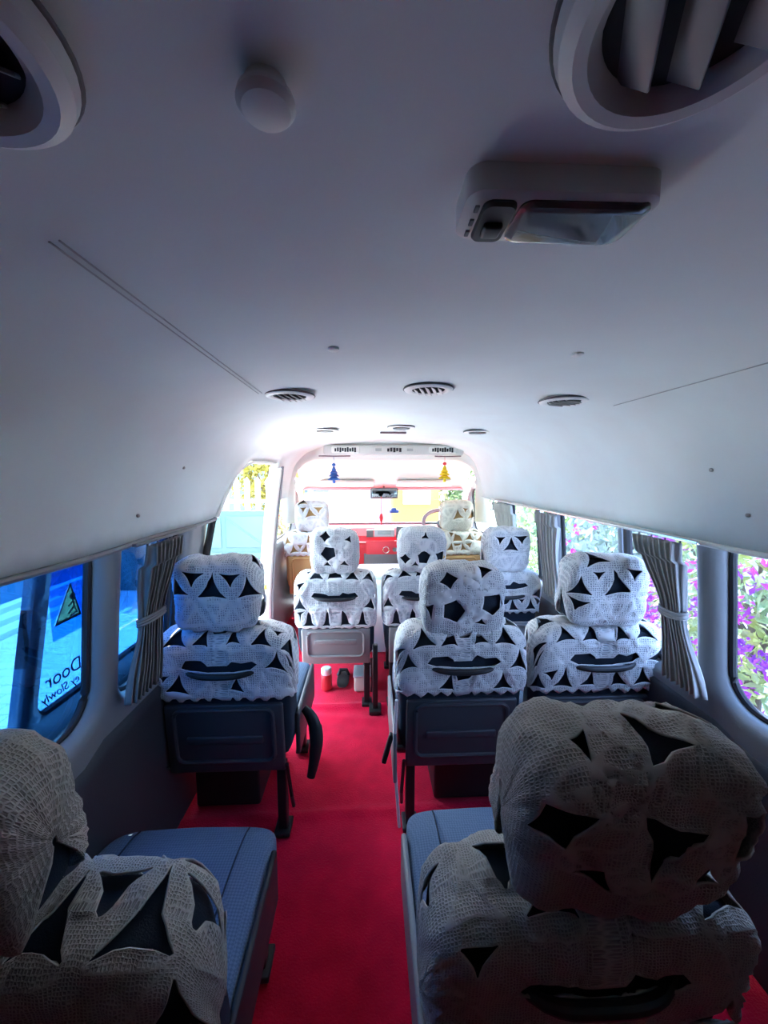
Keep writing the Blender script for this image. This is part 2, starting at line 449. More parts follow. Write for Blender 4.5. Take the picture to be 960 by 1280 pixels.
def make_seat(x, y, label, seed, hw=.142, w=.235, lacem=LACE, fab=FABRIC, panel=BACKPANEL, s=.009, pat=None, front=False, aisle=0, dz=0., hdz=0., sh=.09, cd=.265, rz=0., cover_bottom=.545, base='legs', handle=True, wr=.009, a=.098, ha=.122, hv0=.008, hx=0., bdz=0., hdC=0., hm=None, ped=True):
    t = thing('passenger_seat' if not front else 'cab_seat', label, 'seat', (x, y, dz), SEATS, rz)
    zc, C = .545 + bdz / 2, .255 + bdz / 2
    shear = lambda v: Vector((v.x, v.y - sh * (v.z - .75), v.z))
    # backrest core: rear face at local y=0 near z=.75
    b = B(); b.sell((0, .075, zc), (w, .075, C), .33, .28, 40, 20, shear)
    b.build('backrest', FABRIC_D if not front else fab, t)
    # rear shell with framed recess below the cover
    pz = .425
    sy = lambda z: -sh * (z - .75)
    b = B(); 
    Msh = Matrix(((1, 0, 0, 0), (0, 1, -sh, sh * .75), (0, 0, 1, 0), (0, 0, 0, 1)))
    b.box((0, -.004, (.265 + cover_bottom) / 2), (2 * w - .05, .02, cover_bottom - .265), .009, Msh)
    bp = b.build('back_panel', panel, t)
    b = B()
    fr = [(-w + .055, .33), (w - .055, .33), (w - .055, .54), (-w + .055, .54)]
    loop = resample(rrect(-w + .06, .315, w - .06, cover_bottom - .018, .03), .02)
    b.tube([Msh @ Vector((p[0], -.016, p[1])) for p in loop], .0075, 8, True)
    b.build('panel_frame', panel, bp)
    b = B(); b.box((0, -.016, .405), (2 * w - .20, .012, .03), .005, Msh)
    b.build('pull_ledge', panel, bp)
    # headrest
    hz, hC = .93 + hdz, .122 + hdC
    hy = .07
    b = B(); b.sell((hx, hy, hz), (hw, .062, hC), .5, .42, 36, 18, shear); hr = b.build('headrest', FABRIC_D if not front else fab, t)
    for sx in (-.06, .06):
        b = B(); b.cyl(shear(Vector((sx + hx, hy, .76))), shear(Vector((sx + hx, hy, .86))), .007); b.build('headrest_post', CHROME, hr)
    hc = draped_cover('headrest_cover', t, lacem, (hx, hy, hz), (hw + .007, .07, hC + .008), .5, .42, hz - hC * .97, R(235), sh, s, ha, (pat or {}).get('h', [(.25, .15), (.95, .8), (.3, .2)]), seed, wrinkle=wr * 1.2, v0=hv0 + .012 * ((seed % 5) / 2 - 1), topclear=True, custom=[concave(q, .2 if len(q) == 3 else .12 if len(q) == 4 else .03) for q in hm] if hm else None, petals=hm)
    hc['label'] = 'crochet lace cover gathered over the headrest'
    # backrest cover with a slot for the grab handle
    slot = None
    zc_s = cover_bottom
    hv = .68 - zc_s
    if handle:
        jr = random.Random(seed); j = lambda: jr.uniform(-.006, .006)
        slot = [[(-.132, hv + j()), (-.10, hv - .017 + j()), (-.03, hv - .020), (.05, hv - .020), (.105, hv - .016 + j()), (.13, hv + j()), (.112, hv + .02 + j()), (.075, hv + .012), (.045, hv + .022 + j()), (.01, hv + .004), (-.03, hv + .003), (-.06, hv + .020 + j()), (-.115, hv + .022 + j())]]
    bc = draped_cover('backrest_cover', t, lacem, (0, .075, zc), (w + .007, .083, C + .008), .33, .28, zc_s, R(168), sh, s, a, (pat or {}).get('b', [(.75, .45), (.6, .5), (.9, .25)]), seed + 50, slot, wrinkle=wr, v0=.028 + .006 * (seed % 3 - 1))
    bc['label'] = 'crochet lace cover with scalloped hem'
    if handle:
        b = B(); pts = []
        for i in range(15):
            q = -1 + i / 7.; px = .125 * q; dd = -.034 + .034 * abs(q) ** 4
            pts.append(Msh @ Vector((px, dd + .002, .674 - .008 * (1 - q * q))))
        b.tube(pts, [.007 + .004 * (1 - abs(-1 + i / 7.) ** 3) for i in range(15)], 10); b.build('grab_handle', BLACK, t)
    # cushion
    cw = w - .005
    b = B()
    def dome(v):
        return Vector((v.x, v.y, v.z + (.012 * (1 - (v.x / cw) ** 2) - .02 * max(0, (v.y - .40) / .16) ** 2 if v.z > .39 else 0)))
    b.sell((0, .08 + cd, .375), (cw, cd, .062), .26, .22, 64, 32, dome)
    cu = b.build('seat_cushion', fab, t)
    for sx in (-1, 1):
        b = B(); b.tube([(sx * (cw - .085), yy, .4455 + .012 * (1 - ((cw - .085) / cw) ** 2) - .02 * max(0, (yy - .40) / .16) ** 2 - (.006 if yy > .57 else 0)) for yy in [.16 + (2 * cd - .11) / 14 * i for i in range(15)]], .0022, 6)
        b.build('seam_piping', FABRIC_D, cu)
    if base == 'legs':
        b = B(); b.box((0, .33, .30), (2 * w - .06, .44, .05), .008); fr = b.build('seat_frame', STEEL, t)
        if aisle and ped:
            bx = -aisle * .06
            b = B(); b.box((bx, .35, .14 - dz / 2), (.26, .36, .28 + dz), .01); b.build('pedestal', BLACK, t)
        for sx in ((-1, 1) if not aisle else (aisle,)):
            for yy in (.06, .5):
                b = B(); lx = sx * (w - .045)
                b.box((lx, yy, .14 - dz / 2), (.034, .04, .28 + dz), .005); b.box((lx, yy, .009 - dz), (.06, .08, .018), .004)
                b.build('leg', STEEL, t)
        if aisle:
            b = B(); lx = aisle * (w - .018)
            b.tube([(lx, .02, .30), (lx + aisle * .006, .06, .14), (lx, .12, .04 - dz)], .007, 8); b.build('brace', STEEL, t)
    else:
        b = B(); b.box((0, .3, .16), (2 * w - .08, .40, .30), .02); b.build('seat_base', BLACK, t)
    return t
def rrect(x0, y0, x1, y1, r, n=6):
    out = []
    for cx, cy, a0 in ((x1 - r, y0 + r, -90), (x1 - r, y1 - r, 0), (x0 + r, y1 - r, 90), (x0 + r, y0 + r, 180)):
        for i in range(n + 1):
            a = R(a0 + 90 * i / n); out.append((cx + r * cos(a), cy + r * sin(a)))
    return out

H1 = [(.7, .6), (.8, .7), (.7, .5)]
seatR1 = make_seat(.195, .49, 'nearest seat right of the aisle, blue cushion, large shaded lace headrest', 3, hw=.152, w=.245, lacem=LACE_SHADE, s=.006, hm=[[(-.012, .197), (.013, .085), (.082, .166)], [(-.006, .332), (-.004, .266), (.058, .288)], [(-.158, .195), (-.112, .158), (-.078, .212), (-.140, .236)], [(-.100, .110), (-.036, .072), (-.056, .118)], [(.072, .078), (.108, .080), (.092, .110)], [(.112, .200), (.120, .120), (.158, .125), (.150, .205)], [(.048, .350), (.085, .320), (.118, .325), (.075, .365)], [(-.10, .30), (-.085, .272), (-.075, .31)]], pat={'h': [(.2, .0), (.0, .0), (.2, .0)], 'b': [(.7, .6), (.8, .6), (.8, .5)]}, aisle=-1, wr=.012, a=.125, ha=.148, hv0=-.03, sh=.17, dz=-.075, hx=.022, bdz=-.015, hdz=.012, hdC=.015)
seatL1 = make_seat(-.655, .455, 'nearest seat left of the aisle, its lace cover hanging loose at the shoulder', 8, hw=.15, w=.245, lacem=LACE_SHADE, s=.006, hm=[[(.118, .30), (.138, .262), (.120, .225), (.104, .262)], [(.06, .09), (.12, .135), (.135, .085), (.10, .06)], [(.02, .27), (.055, .25), (.02, .23)], [(-.05, .2), (-.01, .12), (.03, .19)]], pat={'h': [(.4, .3), (.4, .3), (.4, .3)], 'b': [(.9, .7), (.9, .7), (.95, .7)]}, aisle=1, wr=.012, a=.125, ha=.135, sh=.17, dz=-.075, hx=-.09, bdz=.005, hdz=.02, hdC=.01)
seatL2 = make_seat(-.675, 1.315, 'single middle-row seat by the dark curtain, lace cover with black handle', 14, hw=.133, w=.236, aisle=1, hdz=.012, hx=-.008)
seatM2 = make_seat(.19, 1.315, 'middle-row seat just right of the red aisle carpet, rounded lace headrest', 21, hw=.136, w=.230, hm=[poly(-.046, .105, .036, 5, 1), poly(.088, .130, .038, 5, 2), poly(-.062, .215, .030, 4, 3), poly(.062, .245, .030, 3, 4), [(.03, .055), (.075, .05), (.055, .078)], [(-.14, .12), (-.118, .06), (-.112, .13)]], pat={'h': [(.2, .0), (.0, .0), (.5, .2)]}, aisle=-1, hdz=-.022, ha=.13, hv0=-.02)
seatR2 = make_seat(.708, 1.315, 'middle-row seat beside the nearest tied curtain on the shrub side', 34, hw=.134, w=.232, hdz=.005, hx=.008)
seatL3 = make_seat(-.343, 2.12, 'third-row seat standing beside the open sliding door, taupe framed back', 47, hw=.122, w=.222, panel=BACKPANEL_LIT, aisle=1, ped=False, cover_bottom=.485, hm=[poly(-.028, .125, .036, 5, 8), poly(-.045, .215, .024, 4, 9), [(-.06, .055), (-.015, .05), (-.035, .08)], [(.03, .06), (.08, .055), (.055, .085)], poly(.08, .20, .02, 3, 3)], pat={'h': [(.1, 0), (0, 0), (.3, .2)]})
seatM3 = make_seat(.15, 2.12, 'third-row seat behind the gap between the two cab seats', 55, hw=.122, w=.212, panel=BACKPANEL_LIT, cover_bottom=.49, hm=[poly(.003, .10, .034, 5, 5), poly(-.095, .09, .026, 4, 6), poly(.098, .10, .028, 4, 7), [(-.01, .20), (.03, .20), (.012, .235)], [(-.065, .05), (-.02, .05), (-.04, .075)], [(.03, .045), (.075, .05), (.055, .075)]], pat={'h': [(.1, 0), (0, 0), (.4, .2)]})
seatR3 = make_seat(.628, 2.12, 'third-row seat at the wall, between two grey curtains', 63, hw=.115, w=.205, panel=BACKPANEL_LIT, cover_bottom=.51, hx=.012)
seatD = make_seat(.60, 3.20, "driver's seat with cream lace cover behind the steering wheel", 71, hw=.125, w=.225, lacem=LACE_C, fab=TAN, panel=TAN, s=.012, front=True, dz=.075, base='box', cover_bottom=.60, handle=False, cd=.20)
seatP = make_seat(-.63, 3.20, 'cab passenger seat with tan upholstery and white lace cover', 88, hw=.125, w=.225, fab=TAN, panel=TAN, s=.012, front=True, dz=.075, base='box', cover_bottom=.60, handle=False, cd=.20)

# extra parts on single seats
b = B(); b.tube([(.262 + .052 * sin(R(9 * i)) * (1 if i < 12 else .98), .15 - .003 * i, .435 - .014 * i * (.35 + .05 * i)) for i in range(17)], [.014 + .013 * sin(pi * (i + 1) / 18) for i in range(17)], 14, sx=.8); b.build('armrest', BLACK, seatL2)
b = B(); b.box((.245, .30, .36), (.018, .40, .17), .007); b.build('side_shield', BACKPANEL, seatL2)
b = B(); b.box((-.246, .22, .315), (.014, .42, .20), .006); b.build('side_shield', PLASTIC, seatM2)
b = B(); b.tube([(-.243, -.012, .56), (-.246, .02, .40), (-.244, .03, .25), (-.228, .03, .02)], .006, 8); b.build('edge_piping', WHITE, seatM2)
b = B(); b.box((0, 0, 0), (.018, .022, .12), .005, Matrix.Translation((-.272, .05, .33)) @ Matrix.Rotation(R(15), 4, 'Y')); b.build('recliner_lever', BLACK, seatM2)
b = B(); b.box((-.25, .30, .36), (.016, .40, .15), .007); b.build('side_shield', PLASTIC, seatR1)
b = B(); b.box((.246, .30, .36), (.016, .40, .15), .007); b.build('side_shield', BLACK, seatL1)
b = B(); b.box((.225, -.015, .2), (.03, .035, .40), .006); b.box((.225, -.015, .012), (.07, .09, .024), .005); b.build('leg', STEEL, seatL3)
for i, (dx, dy) in enumerate(((-.25, .02), (-.235, .05))):
    b = B(); b.tube([(dx, dy, .24), (dx + .01, dy, .28), (dx + .03, dy, .30), (dx + .045, dy, .295)], .005, 8); b.build('belt_buckle', CHROME, seatL2)

# ------------------------------------------------------------------ van shell
def wallx(z, y=0):
    k = [(0, .91), (.6, .90), (1.0, .865), (1.2, .845), (1.5, .83)]
    for (a, xa), (c, xc) in zip(k, k[1:]):
        if z <= c: return xa + (xc - xa) * (z - a) / (c - a)
    return k[-1][1]
def sdrr(p, r4, rad):
    x0, y0, x1, y1 = r4; cx, cy = (x0 + x1) / 2, (y0 + y1) / 2
    dx = abs(p[0] - cx) - (x1 - x0) / 2 + rad; dy = abs(p[1] - cy) - (y1 - y0) / 2 + rad
    return math.hypot(max(dx, 0), max(dy, 0)) + min(max(dx, dy), 0) - rad
def side_wall(name, sg, outer, wins, depth=.05, band=.05):
    holes = [resample(rrect(*w, rad, 8), .03) for w, rad in wins]; lines = []
    for w, rad in wins:
        for d in (.012, .026, .04, .052):
            lines.append((resample(rrect(w[0] - d, w[1] - d, w[2] + d, w[3] + d, rad + d, 8), .03), True))
    ob = bbox(outer)
    lines = [(l, c) for l, c in lines if bbox(l)[3] < ob[3] - .005]
    vs, fs, isl = sheet(resample(outer, .05), holes, lines, .05)
    P = []
    for v in vs:
        d = min([sdrr(v, w, rad) for w, rad in wins] + [9])
        k = max(0, 1 - max(d, 0) / band)
        x = wallx(v.y) + depth * (1 - math.sqrt(max(0, 1 - k * k)))
        P.append((sg * x, v.x, v.y))
    o = pyd(name, P, [t if sg < 0 else t[::-1] for t in fs], PLASTIC)
    return struct(solid(o, .012, -1))
YB, YF = -.55, 4.02
WL = [((.50, .70, 1.03, 1.215), .09), ((1.135, .69, 1.50, 1.215), .07), ((3.0, .82, 3.80, 1.22), .09)]  # nearest windows on both sides shortened out of view to block daylight
WR = [((.62, .70, 1.045, 1.215), .09), ((1.15, .69, 2.02, 1.215), .08), ((2.16, .72, 2.72, 1.215), .07), ((3.0, .82, 3.80, 1.22), .09)]
wl = side_wall('wall_left', -1, [(YB, 0), (1.66, 0), (1.645, .6), (1.66, 1.0), (1.72, 1.28), (2.70, 1.28), (2.69, .8), (2.70, 0), (YF, 0), (YF, 1.28), (2.705, 1.28), (2.70, 1.285), (1.715, 1.285), (1.71, 1.29), (YB, 1.29)][0:0] or [(YB, 0), (1.64, 0), (1.635, .6), (1.65, 1.0), (1.70, 1.29), (YB, 1.29)], WL[:2])
wl2 = side_wall('wall_left_front', -1, [(2.66, 0), (YF, 0), (YF, 1.29), (2.70, 1.29), (2.69, .8)], WL[2:])
wr_ = side_wall('wall_right', 1, [(YB, 0), (YF, 0), (YF, 1.29), (YB, 1.29)], WR)

# dark lower wall panels
def lower_panel(sg, y0, y1, parent):
    vs = []; fs = []; n = 30
    for i in range(n + 1):
        yy = y0 + (y1 - y0) * i / n
        zt = .60 + (.03 if yy > 1 else 0)
        for k, z in enumerate((.0, zt - .05, zt - .012, zt)):
            vs.append((sg * (wallx(z) - (.012 if k < 3 else -.004)), yy, z))
    for i in range(n):
        for k in range(3):
            a = i * 4 + k; fs.append((a, a + 4, a + 5, a + 1) if sg > 0 else (a, a + 1, a + 5, a + 4))
    return pyd('lower_panel', vs, fs, PLASTIC_D, parent)
lower_panel(-1, YB, 1.62, wl); lower_panel(1, YB, 2.9, wr_)

# floor, with soft carpet wrinkles
vs = []; fs = []; nx, ny = 90, 230
for j in range(ny + 1):
    yy = YB + (YF - YB) * j / ny
    for i in range(nx + 1):
        xx = -.95 + 1.9 * i / nx
        z = .006 * noise.noise(Vector((xx * 3, yy * 3, 2)))
        z += .020 * math.exp(-((yy - 2.16 - .05 * noise.noise(Vector((xx * 4, 1, 1)))) / .022) ** 2)
        z += .012 * math.exp(-((yy - 1.45 - .03 * xx) / .016) ** 2) + .006 * math.exp(-((yy - 2.02 + .1 * xx) / .03) ** 2)
        vs.append((xx, yy, z - .006))
for j in range(ny):
    for i in range(nx):
        a = j * (nx + 1) + i; fs.append((a, a + 1, a + nx + 2, a + nx + 1))
struct(solid(pyd('floor', vs, fs, CARPET), .03))

# headliner: curved section with a notch for the sliding door
SEC = [(-.825, 1.172), (-.815, 1.25), (-.80, 1.34), (-.775, 1.42), (-.735, 1.485), (-.67, 1.54), (-.57, 1.582), (-.46, 1.605), (-.30, 1.62), (-.15, 1.628), (0, 1.63)]
SEC = SEC + [(-x, z) for x, z in SEC[-2::-1]]
cum = [0]
for a_, b_ in zip(SEC, SEC[1:]): cum.append(cum[-1] + math.hypot(b_[0] - a_[0], b_[1] - a_[1]))
def sec(sv):
    for i in range(len(cum) - 1):
        if sv <= cum[i + 1] + 1e-9:
            k = (sv - cum[i]) / (cum[i + 1] - cum[i]); k = min(max(k, 0), 1)
            p0 = SEC[max(i - 1, 0)]; p1 = SEC[i]; p2 = SEC[i + 1]; p3 = SEC[min(i + 2, len(SEC) - 1)]
            c = []
            for q in (0, 1):
                c.append(.5 * (2 * p1[q] + (p2[q] - p0[q]) * k + (2 * p0[q] - 5 * p1[q] + 4 * p2[q] - p3[q]) * k * k + (3 * p1[q] - p0[q] - 3 * p2[q] + p3[q]) * k ** 3))
            return c
    return SEC[-1]
ST = cum[-1]; YH = 3.30
dtop = cum[3] + .02
outer = [(0, YB), (ST, YB), (ST, YH), (0, YH), (0, 2.74), (dtop - .06, 2.72), (dtop, 2.66), (dtop + .006, 2.35), (dtop, 2.06), (dtop - .03, 1.98), (0, 1.705)]
vs2, fs2, _ = sheet(resample(outer, .04), [], [], .04)
P = []
for v in vs2:
    x, z = sec(v.x)
    edge = min(v.x, ST - v.x)
    wv = noise.noise(Vector((v.x * 5, v.y * 2.2, 3))) * .010 + noise.noise(Vector((v.x * 9, v.y * 6, 8))) * .006
    wv *= min(1, edge / .25) * (1 if abs(x) > .42 else .35)
    sgx = -1 if x > 0 else 1
    P.append((x + sgx * wv * min(1, abs(x) * 2), v.y, z - abs(wv) * .2 - (.5 * wv if abs(x) < .75 else 0)))
ceil_ = pyd('ceiling', P, fs2, HEADLINER); struct(solid(ceil_, .012, 1))
# edge lip of the headliner along the window tops
for sg, nm, spans in ((-1, 'trim_1', ((YB, 1.70),)), (1, 'trim_2', ((YB, 3.28),))):
    b = B()
    for y0, y1 in spans: b.tube([(sg * .822, y0 + (y1 - y0) * i / 20, 1.170 + .003 * sin(i * 1.3)) for i in range(21)], .008, 8)
    struct(b.build(nm, PLASTIC if sg < 0 else CREAM))
# stitched seams
for k, (x, y0, y1) in enumerate(((-.462, .42, 1.15), (.585, .55, 1.15))):
    b = B()
    for d in (-.005, .005) if k == 0 else (0,):
        pts = []
        for i in range(24):
            yy = y0 + (y1 - y0) * i / 23; sv = 0
            lo, hi = 0, ST
            for _ in range(40):
                mi = (lo + hi) / 2
                if sec(mi)[0] < x + d: lo = mi
                else: hi = mi
            pts.append((x + d, yy, sec(lo)[1] - .0045))
        b.tube(pts, .0011, 6)
    struct(b.build('trim_%d' % (3 + k), mat('seam_grey', (.45, .44, .42), .8)))
# rear end of the van, unseen behind the camera, dark to cut bounced light
b = B(); b.box((0, YB - .02, .82), (1.86, .04, 1.72), .0); struct(b.build('wall_rear', PLASTIC_D, smooth=0))

# window panes, seals and bars
def window(n, sg, w, rad, gl, bars=(), seal=RUBBER):
    yc = (w[0] + w[2]) / 2; 
    loop = resample(rrect(*w, rad, 8), .03)
    off = .052
    v = [(sg * (wallx(p[1]) + off), p[0], p[1]) for p in loop]
    o = pyd('window_%d' % n, v, [tuple(range(len(v)))], gl, smooth=False); struct(solid(o, .004))
    b = B(); b.tube([(sg * (wallx(p[1]) + .044), p[0], p[1]) for p in loop], .010, 8, True); b.build('window_seal', seal, o)
    for y, bw, m in bars:
        b = B()
        pts = [(sg * (wallx(w[1] + (w[3] - w[1]) * i / 8) + .045), y, w[1] + (w[3] - w[1]) * i / 8) for i in range(9)]
        b.tube(pts, bw, 8, sx=1); b.build('window_bar', m, o)
    return o
window(1, -1, *WL[0], GL_L, ())
window(2, -1, *WL[1], GL_L, ((1.455, .010, RUBBER),))
window(3, -1, *WL[2], GL_C)
window(4, 1, *WR[0], GL_R)
window(5, 1, *WR[1], GL_R, ((1.50, .016, RUBBER), (1.545, .010, PLASTIC)))
window(6, 1, *WR[2], GL_R, ((2.33, .014, RUBBER),))
window(7, 1, *WR[3], GL_C)

# seal round the sliding-door opening and the door post, daylight put into its cream
b = B(); b.tube([(-.875, 1.645, .05), (-.875, 1.64, .6), (-.855, 1.655, 1.0), (-.832, 1.70, 1.18)], .016, 8); struct(b.build('trim_5', RUBBER))
b = B(); b.tube([(-.82, 1.71, 1.18), (-.812, 1.80, 1.27), (-.80, 1.92, 1.37), (-.785, 2.0, 1.41), (-.772, 2.1, 1.432), (-.77, 2.35, 1.437), (-.772, 2.62, 1.43), (-.79, 2.70, 1.38), (-.82, 2.735, 1.2)], .010, 8); struct(b.build('trim_6', CREAM))
b = B(); b.tube([(-.785, 2.68, 1.41), (-.81, 2.70, 1.28), (-.835, 2.70, 1.1), (-.86, 2.685, .85), (-.885, 2.67, .5), (-.895, 2.66, .02)], .042, 14); dpost = struct(b.build('trim_7', CREAM))
b = B(); b.box((-.872, 2.636, .585), (.022, .008, .034), .002); b.build('yellow_label', mat('label_yellow', (.75, .50, .01), .5), dpost)
b = B(); b.tube([(-.745, 2.70, 1.42), (-.765, 2.72, 1.28), (-.79, 2.72, 1.1), (-.815, 2.705, .85), (-.84, 2.69, .5), (-.85, 2.68, .02)], .010, 8); struct(b.build('trim_8', mat('grey_seal', (.22, .22, .23), .6)))

# ------------------------------------------------------------------ cab: header, ceiling, pillars, windscreen
def arch(y, zt, half, z0, r, n=14):
    """inverted U outline"""
    out = [(-half, y, z0)]
    for i in range(n + 1):
        a = R(180 - 90 * i / n); out.append((-half + r + r * cos(a), y, zt - r + r * sin(a)))
    for i in range(n + 1):
        a = R(90 - 90 * i / n); out.append((half - r + r * cos(a), y, zt - r + r * sin(a)))
    out.append((half, y, z0)); return out
rings = [arch(3.20, 1.635, .86, .95, .22), arch(3.24, 1.60, .82, .95, .22), arch(3.28, 1.53, .79, .95, .22), arch(3.30, 1.495, .775, .95, .2), arch(3.36, 1.475, .78, .95, .18), arch(3.55, 1.40, .80, .95, .16), arch(3.72, 1.31, .82, .95, .12), arch(3.85, 1.235, .83, .95, .08)]
vs = [p for r in rings for p in r]; n = len(rings[0]); fs = []
top = range(1, n - 2)
for i in range(len(rings) - 1):
    for j in range(n - 1):
        if i >= 4 and (j < 1 or j >= n - 2): continue
        if i >= 3 and (j < 6 or j >= n - 8): continue
        fs.append((i * n + j, i * n + j + 1, (i + 1) * n + j + 1, (i + 1) * n + j))
o = pyd('ceiling_front', vs, fs, CREAM); struct(solid(o, .012, 1))
# upper side panels of the cab above the door windows, A pillars
for sg, nm in ((-1, 'trim_9'), (1, 'trim_10')):
    b = B(); b.tube([(sg * .80, 3.30, 1.30), (sg * .80, 3.5, 1.30), (sg * .815, 3.72, 1.255), (sg * .84, 3.84, 1.20), (sg * .85, 3.95, 1.03), (sg * .86, 4.06, .86)], .035, 12); struct(b.build(nm, CREAM))
# front wall below the windscreen + screen
b = B(); b.box((0, 4.10, .42), (1.84, .04, .86)); struct(b.build('wall_front', DGREY, smooth=0))
o = pyd('window_8', [(-.86, 4.08, .83), (.86, 4.08, .83), (.83, 3.86, 1.225), (-.83, 3.86, 1.225)], [(0, 1, 2, 3)], GL_C, smooth=False); struct(solid(o, .004))
b = B(); b.tube([(-.85, 3.865, 1.225), (.85, 3.865, 1.225)], .02, 8); b.build('window_seal', mat('pink_tint_band', (.7, .35, .38), .6), o)

# sun visors
vis = None
for x0, x1, lab in ((-.62, -.10, 'sun visor over the front passenger seat'), (.12, .66, "sun visor over the driver's seat")):
    t = thing('sun_visor', lab, 'sun visor', ((x0 + x1) / 2, 3.74, 1.275), 'sun visors above the windscreen')
    b = B(); b.box((0, 0, 0), (x1 - x0, .13, .018), .008, Matrix.Rotation(R(-25), 4, 'X')); b.build('visor_panel', BEIGE, t)
    b = B(); b.tube([(-(x1 - x0) / 2 + .02, .07, .0), ((x1 - x0) / 2, .07, .0)], .006, 8); b.build('hinge_rod', DGREY, t)

# overhead air-conditioning console
t = thing('overhead_console', 'long overhead air conditioning console with three black grilles above the windscreen', 'air conditioner', (.06, 3.215, 1.565))
b = B(); b.box((0, .0, 0), (1.16, .07, .085), .02); b.build('console_body', BEIGE, t)
for gx, gw in ((-.40, .22), (.0, .36), (.40, .22)):
    b = B(); loop = rrect(gx - gw / 2, -.024, gx + gw / 2, .024, .008); b.tube([(p[0], -.036, p[1]) for p in loop], .004, 6, True); b.box((gx, -.034, 0), (gw, .01, .046), .003); fr = b.build('grille', BEIGE if gw > .3 else CREAM, t)
    nb = 9 if gw < .3 else 5
    for i in range(nb):
        b = B(); ww = (gw if gw < .3 else .15) * .82
        b.box((gx - ww / 2 + ww * (i + .5) / nb, -.041, -.002 + .003 * (i % 2)), (ww / nb * .72, .006, .026 + .006 * (i % 3)), .002)
        b.build('louvre', BLACK, fr)
    if gw > .3:
        for dx in (-.13, .13):
            b = B(); b.box((gx + dx, -.041, 0), (.05, .006, .022), .002); b.build('control_button', mat('mid_grey', (.35, .35, .33), .5), fr)
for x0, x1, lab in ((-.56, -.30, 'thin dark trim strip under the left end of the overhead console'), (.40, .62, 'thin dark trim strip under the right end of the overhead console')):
    b = B(); b.tube([(x0, 3.205, 1.515), ((x0 + x1) / 2, 3.20, 1.513), (x1, 3.205, 1.515)], .005, 8); tag(b.build('trim_strip', mat('plum_trim', (.12, .07, .08), .5)), lab, 'trim')  # dark tube painted as the shadow gap below the console

# small hanging tree-shaped air fresheners
def tree_orn(x, y, z, m, m2, lab):
    t = thing('air_freshener', lab, 'air freshener', (x, y, z - .05), 'tree air fresheners')
    b = B()
    for k, (r, zz) in enumerate(((.055, -.0), (.045, .03), (.034, .055), (.02, .08))):
        prof = [(r * .9, zz - .004), (r, zz), (r * .35, zz + .028), (.003, zz + .032)]
        b.lathe(prof, n=12)
    b.cyl((0, 0, -.03), (0, 0, 0), .012); b.build('tree_tiers', m, t)
    b = B(); b.lathe([(.002, .108), (.014, .114), (.018, .124), (.012, .134), (.002, .138)], n=12); b.build('top_bead', m2, t)
    b = B(); b.cyl((0, 0, .135), (0, 0, .20), .0018, n=6); b.build('hanging_cord', m2, t)
tree_orn(-.44, 3.235, 1.37, mat('blue_foam', (.03, .13, .42), .6), mat('blue_foam', (0, 0, 0)), 'small blue tree air freshener hanging at the left of the cab ceiling')
tree_orn(.49, 3.235, 1.38, mat('yellow_foam', (.85, .62, .02), .6), mat('red_bead', (.7, .02, .03), .4), 'small yellow tree air freshener with red bead hanging at the right')

# dashboard
t = thing('dashboard', 'red dashboard with radio, dials and vents under the windscreen', 'dashboard', (0, 3.85, .40))
prof = [(-.12, 0), (-.14, .25), (-.10, .36), (-.04, .43), (.05, .445), (.2, .43), (.22, 0)]
vs = []; fs = []
for i in range(9):
    x = -.84 + 1.68 * i / 8
    for p in prof: vs.append((x, p[0], p[1]))
k = len(prof)
for i in range(8):
    for j in range(k): fs.append((i * k + j, i * k + (j + 1) % k, (i + 1) * k + (j + 1) % k, (i + 1) * k + j))
fs.append(tuple(range(k))); fs.append(tuple(range(8 * k, 9 * k))[::-1])
o = pyd('dash_body', vs, fs, RED, t, smooth=False)
def dpart(nm, c, d, m, bev=.006, par=None):
    b = B(); b.box(c, d, bev); return b.build(nm, m, par or t)
dpart('vent', (-.14, -.135, .39), (.07, .05, .07), DGREY); rad = dpart('radio', (.0, -.14, .395), (.20, .05, .075), mat('radio_grey', (.40, .42, .44), .4))
dpart('screen', (0, -.168, .40), (.13, .006, .035), mat('radio_screen', (.30, .36, .36), .2), .002, rad)
mc = dpart('meter_cluster', (.24, -.14, .40), (.25, .06, .12), DGREY, .012)
cp = dpart('control_panel', (.05, -.15, .25), (.46, .03, .14), RED, .01)
for i in range(3):
    b = B(); b.cyl((.10 + .07 * i, -.165, .235), (.10 + .07 * i, -.20, .235), .022, .018, 20); b.build('control_knob', DGREY, cp)
b = B()
b.tube([(.015 + .03 * cos(a), -.168, .23 + .03 * sin(a)) for a in [2 * pi * i / 20 for i in range(20)]], .005, 6, True); b.build('ring_emblem', CHROME, cp)
b = B(); b.tube([(-.8, -.135, .30), (.8, -.135, .30)], .008, 6); b.build('trim_line', mat('pink_trim', (.8, .35, .38), .5), t)
dpart('lower_panel', (.0, -.15, .13), (.40, .03, .13), DGREY, .01)
# steering wheel
t = thing('steering_wheel', 'dark steering wheel in front of the driver seat', 'steering wheel', (.55, 3.60, .90))
M = Matrix.Rotation(R(38), 4, 'X')
b = B(); b.tube([M @ Vector((.18 * cos(a), .18 * sin(a), 0)) for a in [2 * pi * i / 40 for i in range(40)]], .019, 10, True); b.build('rim', mat('mauve_leather', (.22, .15, .17), .5), t)
b = B(); b.lathe([(.05, -.03), (.055, 0), (.04, .012)], M=M, n=24)
for a in (0, 180, 270): b.cyl(M @ Vector((.04 * cos(R(a)), .04 * sin(R(a)), 0)), M @ Vector((.175 * cos(R(a)), .175 * sin(R(a)), 0)), .011)
b.build('hub', DGREY, t)
b = B(); b.cyl(M @ Vector((0, 0, -.02)), (0, .16, -.12), .03); b.build('column', DGREY, t)
